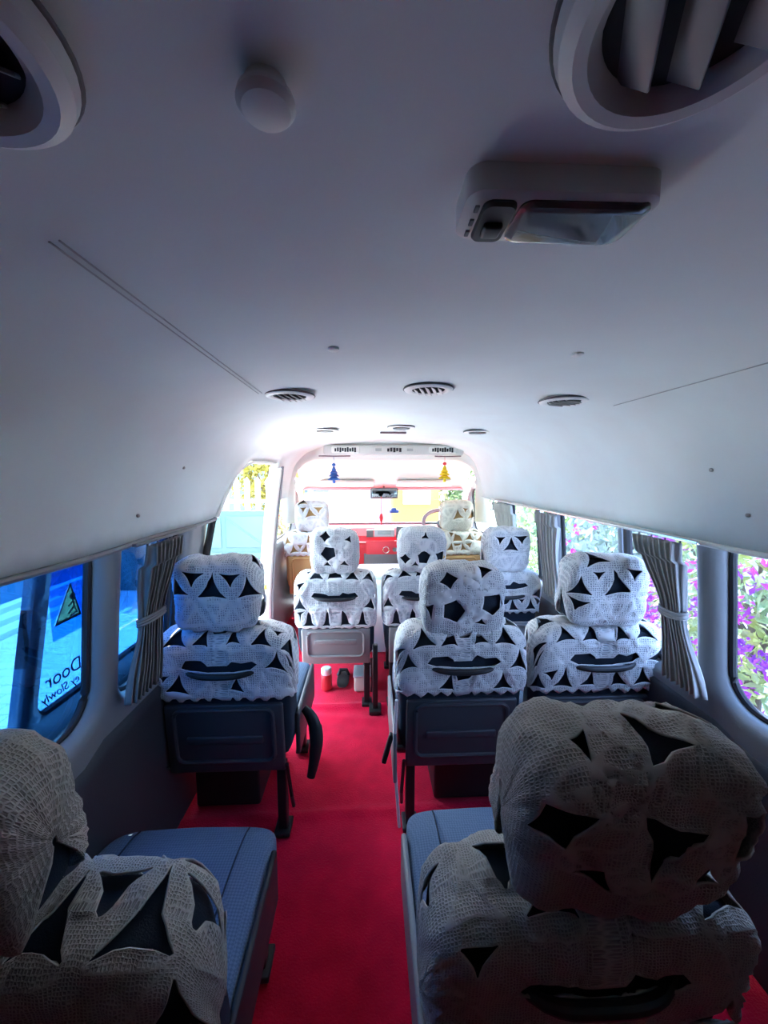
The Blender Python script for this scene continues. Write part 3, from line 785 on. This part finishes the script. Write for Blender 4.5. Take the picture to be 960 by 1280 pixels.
# rear-view mirror and things hung from it
t = thing('windscreen_mirror', 'dark rear-view mirror at the top centre of the windscreen', 'mirror', (.0, 3.72, 1.18))
b = B(); b.box((0, 0, 0), (.27, .035, .105), .018); b.build('mirror_housing', DGREY, t)
b = B(); b.box((0, -.016, 0), (.24, .004, .08), .002); b.build('mirror_glass', mat('mirror_glass', (.5, .55, .55), .05, metal=1), t)
b = B(); b.cyl((0, .0, .02), (0, .12, .06), .01); b.build('stem', DGREY, t)
t = thing('hanging_pennant', 'red cord pennant hanging down from the rear-view mirror', 'ornament', (-.03, 3.68, 1.15))
b = B(); b.cyl((0, 0, 0), (0, 0, -.16), .003, n=6); b.build('cord', mat('red_bead', (0, 0, 0)), t)
b = B(); b.lathe([(.003, -.16), (.016, -.175), (.02, -.20), (.006, -.26), (.001, -.28)], n=12); b.build('tassel', mat('red_bead', (0, 0, 0)), t)
t = thing('hanging_car', 'small blue toy hanging in the windscreen right of the mirror', 'ornament', (.10, 3.75, 1.0))
b = B(); b.box((0, 0, 0), (.09, .04, .03), .01); b.box((-.005, 0, .02), (.05, .036, .03), .01); b.build('body', mat('navy_blue', (.05, .12, .45), .5), t)
b = B(); b.cyl((0, 0, .03), (0, 0, .17), .0015, n=6); b.build('cord', DGREY, t)
# centre console box between front seats
t = thing('centre_console', 'white padded engine cover box between the two front seats', 'console', (0, 3.05, 0))
b = B(); b.box((0, 0, .29), (.62, .50, .57), .04); b.build('cover_box', WHITE, t)
b = B(); b.box((.0, -.02, .585), (.48, .40, .04), .018); b.build('lid', mat('pale_vinyl', (.72, .78, .84), .5), t)

# ------------------------------------------------------------------ ceiling fittings
def ceil_z(x):
    lo, hi = 0, ST
    for _ in range(40):
        mi = (lo + hi) / 2
        if sec(mi)[0] < x: lo = mi
        else: hi = mi
    return sec(lo)[1]
def vent(x, y, lab, ang, big=False):
    z = ceil_z(x) - .004
    t = thing('ceiling_vent', lab, 'air vent', (x, y, z), 'round ceiling air vents')
    k_ = 1 if big else .45
    b = B(); b.lathe([(.074, .004), (.075, -.004 * k_), (.072, -.012 * k_), (.064, -.017 * k_), (.056, -.016 * k_), (.050, -.010 * k_), (.048, .0), (.047, .003)], n=48, cap=False); b.build('outer_ring', BEIGE if big else CREAM, t)
    b = B(); b.lathe([(.0745, .003), (.0775, -.001), (.0765, -.0025), (.0745, -.003)], n=48, cap=False); b.build('shadow_gasket', mat('gasket_grey', (.10, .09, .09), .7), t)  # dark ring painted for the shadow line round the vent
    b = B(); b.lathe([(.049, -.004), (.049, .003)], n=40); 
    b.build('duct', DARKVOID, t)  # flat dark disc painted for the shade inside the vent
    Mr = Matrix.Rotation(R(ang), 4, 'Z')
    for k in ((-1.6, .1, 1.7) if big else range(-2, 3)):
        L_ = 2 * math.sqrt(max(.0001, .046 ** 2 - (k * .018) ** 2))
        b = B(); b.box((0, k * .018, -.008), (L_, .026 if big else .015, .0025), .001, Mr @ Matrix.Translation((0, k * .018, -.008)) @ Matrix.Rotation(R(35), 4, 'X') @ Matrix.Translation((0, -k * .018, .008)))
        b.build('louvre', mat('louvre_grey', (.13, .13, .13), .4) if big else BEIGE, t)
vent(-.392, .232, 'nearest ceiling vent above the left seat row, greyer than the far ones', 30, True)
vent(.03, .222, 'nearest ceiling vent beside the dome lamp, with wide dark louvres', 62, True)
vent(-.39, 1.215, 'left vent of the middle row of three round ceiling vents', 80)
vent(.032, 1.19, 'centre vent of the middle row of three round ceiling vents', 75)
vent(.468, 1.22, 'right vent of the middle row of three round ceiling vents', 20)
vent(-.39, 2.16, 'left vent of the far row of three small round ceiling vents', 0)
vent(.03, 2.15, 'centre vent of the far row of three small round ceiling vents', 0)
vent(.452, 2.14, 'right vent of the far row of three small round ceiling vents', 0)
# dome lamp
t = thing('dome_lamp', 'rectangular dome lamp with smoked lens and switch on the ceiling', 'ceiling lamp', (.022, .366, 1.616))
def prism(loop, z0, z1, inset=.006):
    b = B(); n = len(loop); bm = b.bm
    cx = sum(p[0] for p in loop) / n; cy = sum(p[1] for p in loop) / n
    rg = []
    for s, z in ((1, z0), (1, z1 + inset * .6), (1 - inset / .05, z1)):
        rg.append([bm.verts.new((cx + (p[0] - cx) * s, cy + (p[1] - cy) * s, z)) for p in loop])
    for a, c in zip(rg, rg[1:]):
        for j in range(n): bm.faces.new((a[j], a[(j + 1) % n], c[(j + 1) % n], c[j]))
    bm.faces.new(rg[0]); bm.faces.new(rg[-1]); return b
prism(rrect(-.086, -.022, .086, .046, .016), .014, -.012).build('housing', BEIGE, t)
prism(rrect(-.038, -.017, .079, .040, .010), -.008, -.0165, .005).build('lens', LENS, t)
sp = prism(rrect(-.071, -.016, -.041, .039, .008), -.008, -.0165, .004).build('switch_panel', BLACK, t)
b = B(); b.box((-.056, .016, -.018), (.018, .018, .007), .003); b.build('rocker_switch', BLACK, sp)
for k in (-.008, .01, .026):
    b = B(); b.box((-.0765, k, -.0152), (.004, .008, .002), .0005); b.build('switch_marking', DGREY, t)
# beige knob
b = B(); b.lathe([(.014, .004), (.0145, -.002), (.0185, -.004), (.0195, -.008), (.016, -.012), (.008, -.0138), (.001, -.014)], n=28)
o = b.build('ceiling_stud', mat('ivory_knob', (.70, .68, .62), .5)); o.location = (-.217, .283, 1.621); tag(o, 'small ivory knob on the ceiling left of the dome lamp', 'stud')
# plugs and clips in the headliner
def plug(x, y, lab, r=.012, m=CREAM, sx=1):
    b = B(); b.lathe([(r, .004), (r, -.001), (r * .7, -.003), (.001, -.0035)], n=20)
    o = b.build('ceiling_plug', m); o.location = (x, y, ceil_z(x) - .003); o.scale = (1, 1, 1); tag(o, lab, 'plug', 'headliner plugs')
plug(-.221, .817, 'flat round plug left of centre on the ceiling')
plug(.289, .817, 'flat round plug right of centre on the ceiling')
CLIP = mat('clip_brown', (.42, .38, .33), .6)
def clip(x, y, z, lab, sg):
    b = B(); b.lathe([(.005, -.004), (.005, .001), (.003, .003), (.001, .0035)], n=16, M=Matrix.Rotation(R(90 * sg), 4, 'Y'))
    o = b.build('trim_clip', CLIP); o.location = (x, y, z); tag(o, lab, 'clip', 'headliner clips')
clip(-.809, 1.12, 1.25, 'small clip low on the left headliner above the curtain', 1)
clip(-.782, 1.35, 1.39, 'small clip higher on the left headliner nearer the sliding door', 1)
clip(.785, 1.02, 1.38, 'small clip high on the right headliner', -1)
clip(.808, .93, 1.265, 'small clip low on the right headliner above the rear window', -1)
b = B(); b.box((.0, 2.37, 1.618), (.16, .02, .012), .004); tag(b.build('ceiling_strip', mat('plum_trim', (0, 0, 0))), 'short dark strip on the ceiling before the overhead console', 'trim')

# ------------------------------------------------------------------ curtains
def curtain(sg, prof, lab, folds=7, seed=0, tie=None, m=CURTAIN):
    """prof: list of (z, centre y, width)"""
    t = thing('curtain', lab, 'curtain', (sg * .80, prof[0][1], prof[-1][0]), 'tied window curtains')
    o = t.location
    nz, nt = 40, 90; vs = []; fs = []
    def at(z):
        for (za, ya, wa), (zb, yb, wb) in zip(prof, prof[1:]):
            if zb <= z <= za + 1e-6:
                k = (za - z) / (za - zb); k = k * k * (3 - 2 * k); return ya + (yb - ya) * k, wa + (wb - wa) * k
        return prof[-1][1:]
    for i in range(nz + 1):
        z = prof[0][0] + (prof[-1][0] - prof[0][0]) * i / nz; yc, w = at(z)
        amp = .011 + .004 * sin(i * .2)
        for j in range(nt + 1):
            q = j / nt; ph = 2 * pi * folds * q + .5 * sin(i * .12 + seed)
            x = wallx(z) - .045 - (.015 if z > 1.1 else 0) + amp * sin(ph) + .006 * noise.noise(Vector((q * 6, i * .08, seed)))
            y = yc + (q - .5) * w + .004 * cos(ph * 2)
            vs.append((sg * x - o.x, y - o.y, z - o.z))
    for i in range(nz):
        for j in range(nt):
            a = i * (nt + 1) + j; fs.append((a, a + 1, a + nt + 2, a + nt + 1))
    solid(pyd('curtain_cloth', vs, fs, m, t), .003, 0)
    if tie:
        yc, w = at(tie); b = B()
        pts = [(sg * (wallx(tie) - .045) - o.x + .021 * cos(a), yc - o.y + (w / 2 + .008) * sin(a), tie - o.z + .006 * cos(a)) for a in [2 * pi * i / 28 for i in range(28)]]
        for d in (-.008, 0, .008): b.tube([(p[0], p[1], p[2] + d) for p in pts], .005, 6, True)
        b.build('tie_band', m, t)
    yc, w = at(prof[0][0])
    for k in (-.45, -.15, .15, .45):
        b = B(); b.tube([(sg * .803 - o.x, yc + k * w - o.y, prof[0][0] - o.z + .004), (sg * .803 - o.x, yc + k * w - o.y, prof[0][0] - o.z - .012)], .003, 6)
        b.build('glider_hook', BLACK, t)
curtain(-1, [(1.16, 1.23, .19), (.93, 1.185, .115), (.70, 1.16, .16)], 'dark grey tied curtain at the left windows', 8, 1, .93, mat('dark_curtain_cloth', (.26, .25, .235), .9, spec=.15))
curtain(1, [(1.16, 1.215, .20), (.93, 1.16, .085), (.695, 1.125, .15)], 'nearest tied grey curtain at the right windows', 8, 2, .93)
curtain(1, [(1.16, 2.01, .22), (.9, 2.02, .18), (.70, 2.0, .17)], 'middle grey curtain at the right wall behind the third-row seat', 6, 3)
curtain(1, [(1.16, 2.68, .36), (.9, 2.68, .33), (.72, 2.68, .32)], 'farthest pale curtain at the right wall near the driver', 7, 4, None, mat('pale_curtain_cloth', (.60, .58, .50), .9))
for sg, y0, y1, lab in ((-1, 1.08, 1.46, 'thin curtain track above the left curtain'), (1, 1.06, 2.86, 'thin curtain track above the right windows')):
    b = B(); b.box((sg * .803, (y0 + y1) / 2, 1.17), (.012, y1 - y0, .010), .002); tag(b.build('curtain_track', CHROME if sg > 0 else DGREY), lab, 'curtain rail')

# ------------------------------------------------------------------ small things on the floor
t = thing('storage_tub', 'small white lidded tub on the red carpet by the black seat leg', 'box', (-.195, 2.36, .0))
b = B(); b.box((0, 0, .052), (.105, .13, .10), .012); b.build('tub', mat('cream_tub', (.78, .74, .60), .5), t)
b = B(); b.box((0, 0, .106), (.115, .14, .016), .006); b.build('lid', mat('grey_lid', (.60, .61, .62), .5), t)
t = thing('drink_bottle', 'red bottle with white cap standing on the carpet under the third-row seat', 'bottle', (-.425, 2.35, .0))
b = B(); b.lathe([(.030, 0), (.036, .006), (.036, .085), (.030, .10)], n=24); b.build('bottle_body', mat('red_label', (.65, .03, .04), .4), t)
b = B(); b.lathe([(.031, .10), (.033, .104), (.033, .135), (.028, .14)], n=24); b.build('cap', WHITE, t)
t = thing('sandal', 'dark sandal lying on the carpet beside the red bottle', 'shoe', (-.325, 2.44, .0))
b = B(); b.sell((0, 0, .016), (.04, .11, .014), .8, .7, 24, 14); b.build('sole', BLACK, t)
b = B(); b.tube([(-.036, .03, .02), (-.02, .04, .055), (.02, .04, .055), (.036, .03, .02)], .012, 8); b.build('strap', BLACK, t)

# ------------------------------------------------------------------ sliding door, slid back along the outside
t = bpy.data.objects.new('door_1', None); COL.objects.link(t); struct(t); t.location = (-1.0, 1.35, 0)
loop = [(.87 - 1.35, -.35), (1.76 - 1.35, -.35), (1.76 - 1.35, 1.0), (1.68 - 1.35, 1.36), (1.04 - 1.35, 1.36), (.975 - 1.35, 1.10), (.895 - 1.35, .76)]
wloop = [(y - 1.35 + (.24 * (z - .76) if y < 1.3 else 0), z) for y, z in rrect(.94, .745, 1.62, 1.26, .05)]
vs2, fs2, _ = sheet(resample(loop, .06), [resample(wloop, .04)], [], .08)
o = pyd('door_panel', [(-.0, v.x, v.y) for v in vs2], fs2, mat('door_paint', (.07, .12, .17), .35, coat=.3), t); solid(o, .03, 0)
v = [(-.012, p[0], p[1]) for p in wloop]
o = pyd('window_pane', v, [tuple(range(len(v)))], GL_D, t, smooth=False); solid(o, .003)
b = B(); b.tube([(0, p[0], p[1]) for p in resample(wloop, .04)], .012, 8, True); b.build('window_seal', RUBBER, t)
# blue film square with a warning triangle, and lettering that reads from outside
def text_mesh(txt, size, shear=0.):
    c = bpy.data.curves.new('t', 'FONT'); c.body = txt; c.size = size; c.extrude = .0006; c.shear = shear
    o = bpy.data.objects.new('t', c); COL.objects.link(o)
    dg = bpy.context.evaluated_depsgraph_get(); me = bpy.data.meshes.new_from_object(o.evaluated_get(dg))
    bpy.data.objects.remove(o); bpy.data.curves.remove(c); return me
def yz_flat(pts, x): return [(x, p[0], p[1]) for p in pts]
cy, cz = 1.078 - 1.35, 1.005
STB = glass('blue_film', (.22, .62, 1.0), .03)
sq = rrect(cy - .055, cz - .085, cy + .12, cz + .10, .006); sv, sf, _ = sheet(sq, [[(cy - .050, cz - .044), (cy + .046, cz - .044), (cy + .014, cz + .060)]], [], .03)
o = pyd('warning_film', yz_flat([tuple(v) for v in sv], .004), sf, STB, t, smooth=False); solid(o, .0015); film = o
def yz_tri(s): return [(cy - .050 * s, cz - .044 * s), (cy + .046 * s, cz - .044 * s), (cy + .014 * s, cz + .060 * s)]
def sticker_mat():
    m = bpy.data.materials.new('sticker_vinyl'); m.use_nodes = True; N = m.node_tree.nodes; L = m.node_tree.links
    d = N['Principled BSDF']; d.inputs['Base Color'].default_value = (.9, .78, .40, 1)
    tl = N.new('ShaderNodeBsdfTranslucent'); tl.inputs['Color'].default_value = (.98, .82, .42, 1)
    mx = N.new('ShaderNodeMixShader'); mx.inputs['Fac'].default_value = .85
    L.new(d.outputs[0], mx.inputs[1]); L.new(tl.outputs[0], mx.inputs[2]); L.new(mx.outputs[0], N['Material Output'].inputs['Surface'])
    return m
tb, tf = yz_tri(1), yz_tri(.82)
o = pyd('triangle_border', yz_flat(tb + tf, .008), [(i, (i + 1) % 3, 3 + (i + 1) % 3, 3 + i) for i in range(3)], BLACK, film, smooth=False); solid(o, .001)
o = pyd('triangle_field', yz_flat(yz_tri(.82), .008), [(0, 1, 2)], sticker_mat(), film, smooth=False); solid(o, .001)
b = B()   # stumbling figure
b.cyl((.013, cy + .010, cz + .022), (.0145, cy + .010, cz + .022), .009, n=16)
b.tube([(.014, cy + .010, cz + .014), (.014, cy + .014, cz - .008), (.014, cy - .008, cz - .022)], .0026, 6)
b.tube([(.014, cy + .014, cz - .008), (.014, cy + .022, cz - .026), (.014, cy + .000, cz - .030)], .0026, 6)
b.tube([(.014, cy + .012, cz + .008), (.014, cy - .006, cz - .002)], .0022, 6); b.build('pictogram', BLACK, film)
TXT = mat('text_ink', (.10, .10, .22), .6)
def door_text(s, size, y_end, z, sh=0.):
    me = text_mesh(s, size, sh); xs = [v.co.x for v in me.vertices]; w = max(xs)
    for v in me.vertices:          # letters face outwards (-x): from inside they read mirrored, first letter towards the front
        x, y, zz = v.co; v.co = (.006 + zz, y_end + (w - x), z + y)
    link('lettering', me, TXT, t)
door_text('Door', .056, .985 - 1.35, .806)
door_text('ey Slowly', .034, .968 - 1.35, .772, .25)

# ------------------------------------------------------------------ outside
GZ = -.62
vs = [(-40, -25, GZ), (40, -25, GZ), (40, 60, GZ), (-40, 60, GZ)]
struct(pyd('ground', vs, [(0, 1, 2, 3)], PAVE, smooth=False))
# van's own outer skirt so the ground under it is shaded
b = B(); b.box((0, 1.75, -.18), (1.84, 4.7, .28), .02); struct(b.build('trim_11', DGREY))
# left courtyard wall with kerb steps
t = thing('courtyard_wall', 'blue painted courtyard wall across the paving on the left', 'wall', (-5.2, 1, GZ))
b = B(); b.box((0, 0, 1.4), (.2, 14, 2.8), .01); b.build('wall_face', BLUEWALL, t)
for k, (d, h) in enumerate(((.55, .08), (.35, .16), (.16, .24))):
    b = B(); b.box((d * .5 + .1, 0, h / 2), (d, 14, h), .01); b.build('kerb_step', mat('kerb_pale', (.72, .75, .76), .8), t)
# gate ahead on the left
t = thing('courtyard_gate', 'teal panelled gate with white palings above, seen through the sliding door opening', 'gate', (-3.0, 6.6, GZ))
b = B(); b.box((0, 0, .68), (3.9, .06, 1.36), .01); pl = b.build('gate_panel', TEAL, t)
b = B()
for i in range(5):
    x0 = -1.9 + .76 * i
    for j in range(2):
        z0 = .08 + .62 * j
        b = B(); b.box((x0 + .38, -.035, z0 + .30), (.68, .02, .54), .008)
        sgn = 1 if (i + j) % 2 else -1
        b.cyl((x0 + .06, -.045, z0 + .30 - sgn * .24), (x0 + .70, -.045, z0 + .30 + sgn * .24), .012, n=6); b.build('raised_panel', mat('teal_light', (.05, .105, .10), .5), pl)

for i in range(22):
    b = B(); x = -1.88 + .178 * i; b.box((x, 0, 1.61), (.085, .03, .52), .006); b.cyl((x, 0, 1.86), (x, 0, 1.93), .05, .005, 8); b.build('paling', mat('white_paling', (.52, .50, .42), .6), t)
b = B(); b.box((0, .03, 1.52), (3.9, .03, .06), .006); b.build('rail', mat('white_paling', (0, 0, 0)), t)
# houses
def house(name, lab, x, y, w, h, d, m, wins, shutter):
    t = thing(name, lab, 'building', (x, y, GZ))
    b = B(); b.box((0, d / 2, h / 2), (w, d, h), .02); b.build('walls', m, t)
    b = B(); b.box((0, d / 2, h + .1), (w + .5, d + .5, .2), .03); b.build('roof', mat('roof_tile', (.45, .22, .15), .8), t)
    for (wx, wz, ww, wh) in wins:
        b = B(); b.box((wx, -.03, wz), (ww, .08, wh), .01); f = b.build('window_frame', shutter, t)
        b = B(); b.box((wx, -.075, wz), (ww - .16, .02, wh - .16), .005); b.build('pane', mat('house_glass', (.25, .45, .60), .15), f)
house('house', 'white house with blue windows beyond the windscreen on the left', -.6, 14, 4.4, 5, 5, mat('grey_render', (.24, .26, .30), .9), [(-1.5, 1.9, 1.0, 1.1), (.3, 2.6, 1.0, .9), (-1.4, 3.7, 1.1, 1.0)], mat('blue_shutter', (.02, .08, .22), .5))
house('kiosk', 'pale yellow kiosk standing ahead of the windscreen', 1.1, 10, 1.2, 2.4, 1.2, mat('yellow_render', (.26, .20, .03), .8), [(0, 1.5, .7, .6)], WHITEWALL)
house('pale_house', 'pale blue house standing behind the courtyard gate', -5.6, 13, 4.2, 5, 4, mat('pale_blue_render', (.09, .15, .18), .8), [(1.0, 3.2, 1.2, 1.3)], WHITEWALL)
# plants
def leaf_mesh(rnd, c, r, n, size, up=.3, flat=1.0):
    vs = []; fs = []
    for _ in range(n):
        d = Vector((rnd.gauss(0, 1), rnd.gauss(0, 1), rnd.gauss(0, 1))).normalized() * rnd.uniform(.55, 1.0)
        p = Vector((c[0] + d.x * r[0], c[1] + d.y * r[1], c[2] + d.z * r[2]))
        a = Vector((rnd.gauss(0, 1), rnd.gauss(0, 1), rnd.gauss(0, 1) + up)).normalized(); q = a.cross(Vector((rnd.gauss(0, 1), rnd.gauss(0, 1), rnd.gauss(0, 1)))).normalized()
        s = size * rnd.uniform(.6, 1.3); nn = a.cross(q) * s * .15
        k = len(vs)
        vs += [p - a * s, p + q * s * .45 + nn, p + a * s, p - q * s * .45 + nn]; fs += [(k, k + 1, k + 2), (k, k + 2, k + 3)]
    return vs, fs
def bush(name, lab, x, y, z, r, n, size, m, seed, flowers=0, fm=None, trunk=True, cat='bush', fsize=.05, group=None):
    rnd = random.Random(seed); t = thing(name, lab, cat, (x, y, GZ), group)
    vs, fs = leaf_mesh(rnd, (0, 0, z - GZ), r, n, size); pyd('foliage', vs, fs, m, t, smooth=False)
    if trunk:
        b = B(); b.tube([(0, 0, 0), (.04, .03, (z - GZ) * .5), (0, 0, z - GZ)], [.06, .05, .03], 8)
        for k in range(5):
            a = k * 1.3; b.tube([(0, 0, (z - GZ) * .6), (r[0] * .6 * cos(a), r[1] * .6 * sin(a), z - GZ + r[2] * .3)], [.03, .01], 6)
        b.build('stem', BARK, t)
    if flowers:
        vs, fs = [], []
        for _ in range(flowers):
            d = Vector((-abs(rnd.gauss(0, 1)), rnd.gauss(0, 1), rnd.gauss(0, .8))).normalized()
            c = (d.x * r[0], d.y * r[1], z - GZ + d.z * r[2]); v, f = leaf_mesh(rnd, c, (fsize, fsize, fsize), 10, fsize * .6)
            k = len(vs); vs += v; fs += [tuple(i + k for i in q) for q in f]
        pyd('blossoms', vs, fs, fm, t, smooth=False)
HG = 'flowering shrubs outside the right windows'
bush('flowering_shrub', 'shrub with magenta blossom level with the nearest seats, outside on the right', 2.6, 1.25, .55, (.75, .66, .95), 2600, .07, LEAF_D, 1, 60, MAGENTA, group=HG, fsize=.06)
bush('flowering_shrub', 'shrub full of purple blossom outside the nearest right window', 2.75, 2.65, .50, (.75, .66, .95), 2200, .06, LEAF, 2, 170, PURPLE, group=HG, fsize=.055)
bush('flowering_shrub', 'pale shrub with few pink blossoms outside the middle of the right windows', 2.9, 4.25, .6, (.9, .82, 1.0), 2600, .08, mat('leaf_pale', (.40, .46, .36), .6, noise_col=((.62, .66, .50), 3, .9)), 3, 30, MAGENTA, group=HG)
bush('leafy_shrub', 'green shrub outside the front end of the right windows', 3.0, 6.1, .5, (.9, .9, 1.0), 2300, .08, LEAF, 4)
bush('leafy_shrub', 'yellow green shrub outside the nearest right window, close to the ground', 1.6, .6, -.25, (.22, .5, .30), 900, .06, LEAF_Y, 5, trunk=False)
bush('tree', 'yellow leaved tree above the gate palings on the left', -2.5, 9.2, 1.5, (1.0, .8, 1.1), 1600, .10, LEAF_Y, 6, cat='tree')
bush('tree', 'green tree seen through the windscreen behind the driver side', 3.2, 13, 1.8, (1.8, 1.4, 1.9), 3000, .14, LEAF_T, 7, cat='tree')
bush('tree', 'tall tree far beyond the right windows', 7.5, 9, 2.2, (2.4, 3.2, 2.6), 3800, .18, LEAF_D, 8, cat='tree')
bush('flowering_shrub', 'plant with red blossom seen through the front passenger window', -1.36, 5.6, .55, (.20, .25, .5), 400, .05, LEAF, 9, 6, mat('red_bead', (0, 0, 0)), group='flowering plants left of the cab', fsize=.07)

# ------------------------------------------------------------------ light
w = bpy.data.worlds.new('sky'); SC.world = w; w.use_nodes = True
nt = w.node_tree; bg = nt.nodes['Background']
tc = nt.nodes.new('ShaderNodeTexCoord'); sx = nt.nodes.new('ShaderNodeSeparateXYZ'); cr = nt.nodes.new('ShaderNodeValToRGB')
nt.links.new(tc.outputs['Generated'], sx.inputs[0]); nt.links.new(sx.outputs['Z'], cr.inputs[0]); nt.links.new(cr.outputs[0], bg.inputs['Color'])
cr.color_ramp.elements[0].position = 0; cr.color_ramp.elements[0].color = (.90, .94, 1, 1)
cr.color_ramp.elements[1].position = .7; cr.color_ramp.elements[1].color = (.55, .74, 1, 1)
bg.inputs['Strength'].default_value = 2.2
sd = bpy.data.lights.new('sun', 'SUN'); sd.energy = 5.5; sd.angle = R(.6); sd.color = (1, .95, .86)
so = bpy.data.objects.new('sun', sd); COL.objects.link(so)
so.rotation_euler = Vector((.0, .50, .86)).to_track_quat('Z', 'Y').to_euler()

# ------------------------------------------------------------------ camera and view
cd = bpy.data.cameras.new('camera'); cd.sensor_fit = 'HORIZONTAL'; cd.sensor_width = 36; cd.lens = 18; cd.clip_start = .02
co = bpy.data.objects.new('camera', cd); COL.objects.link(co); co.location = (-.15, 0, 1.37)
co.rotation_euler = (R(90 - 5.7), 0, R(-2.27)); SC.camera = co
vs_ = SC.view_settings
vs_.view_transform = 'Standard'; vs_.look = 'None'; vs_.gamma = 1; vs_.use_curve_mapping = False; vs_.exposure = 2.85
cy_ = SC.cycles
cy_.max_bounces = 12; cy_.diffuse_bounces = 7; cy_.glossy_bounces = 4; cy_.transparent_max_bounces = 16; cy_.use_denoising = True
cy_.caustics_reflective = False; cy_.caustics_refractive = False; cy_.sample_clamp_indirect = 6
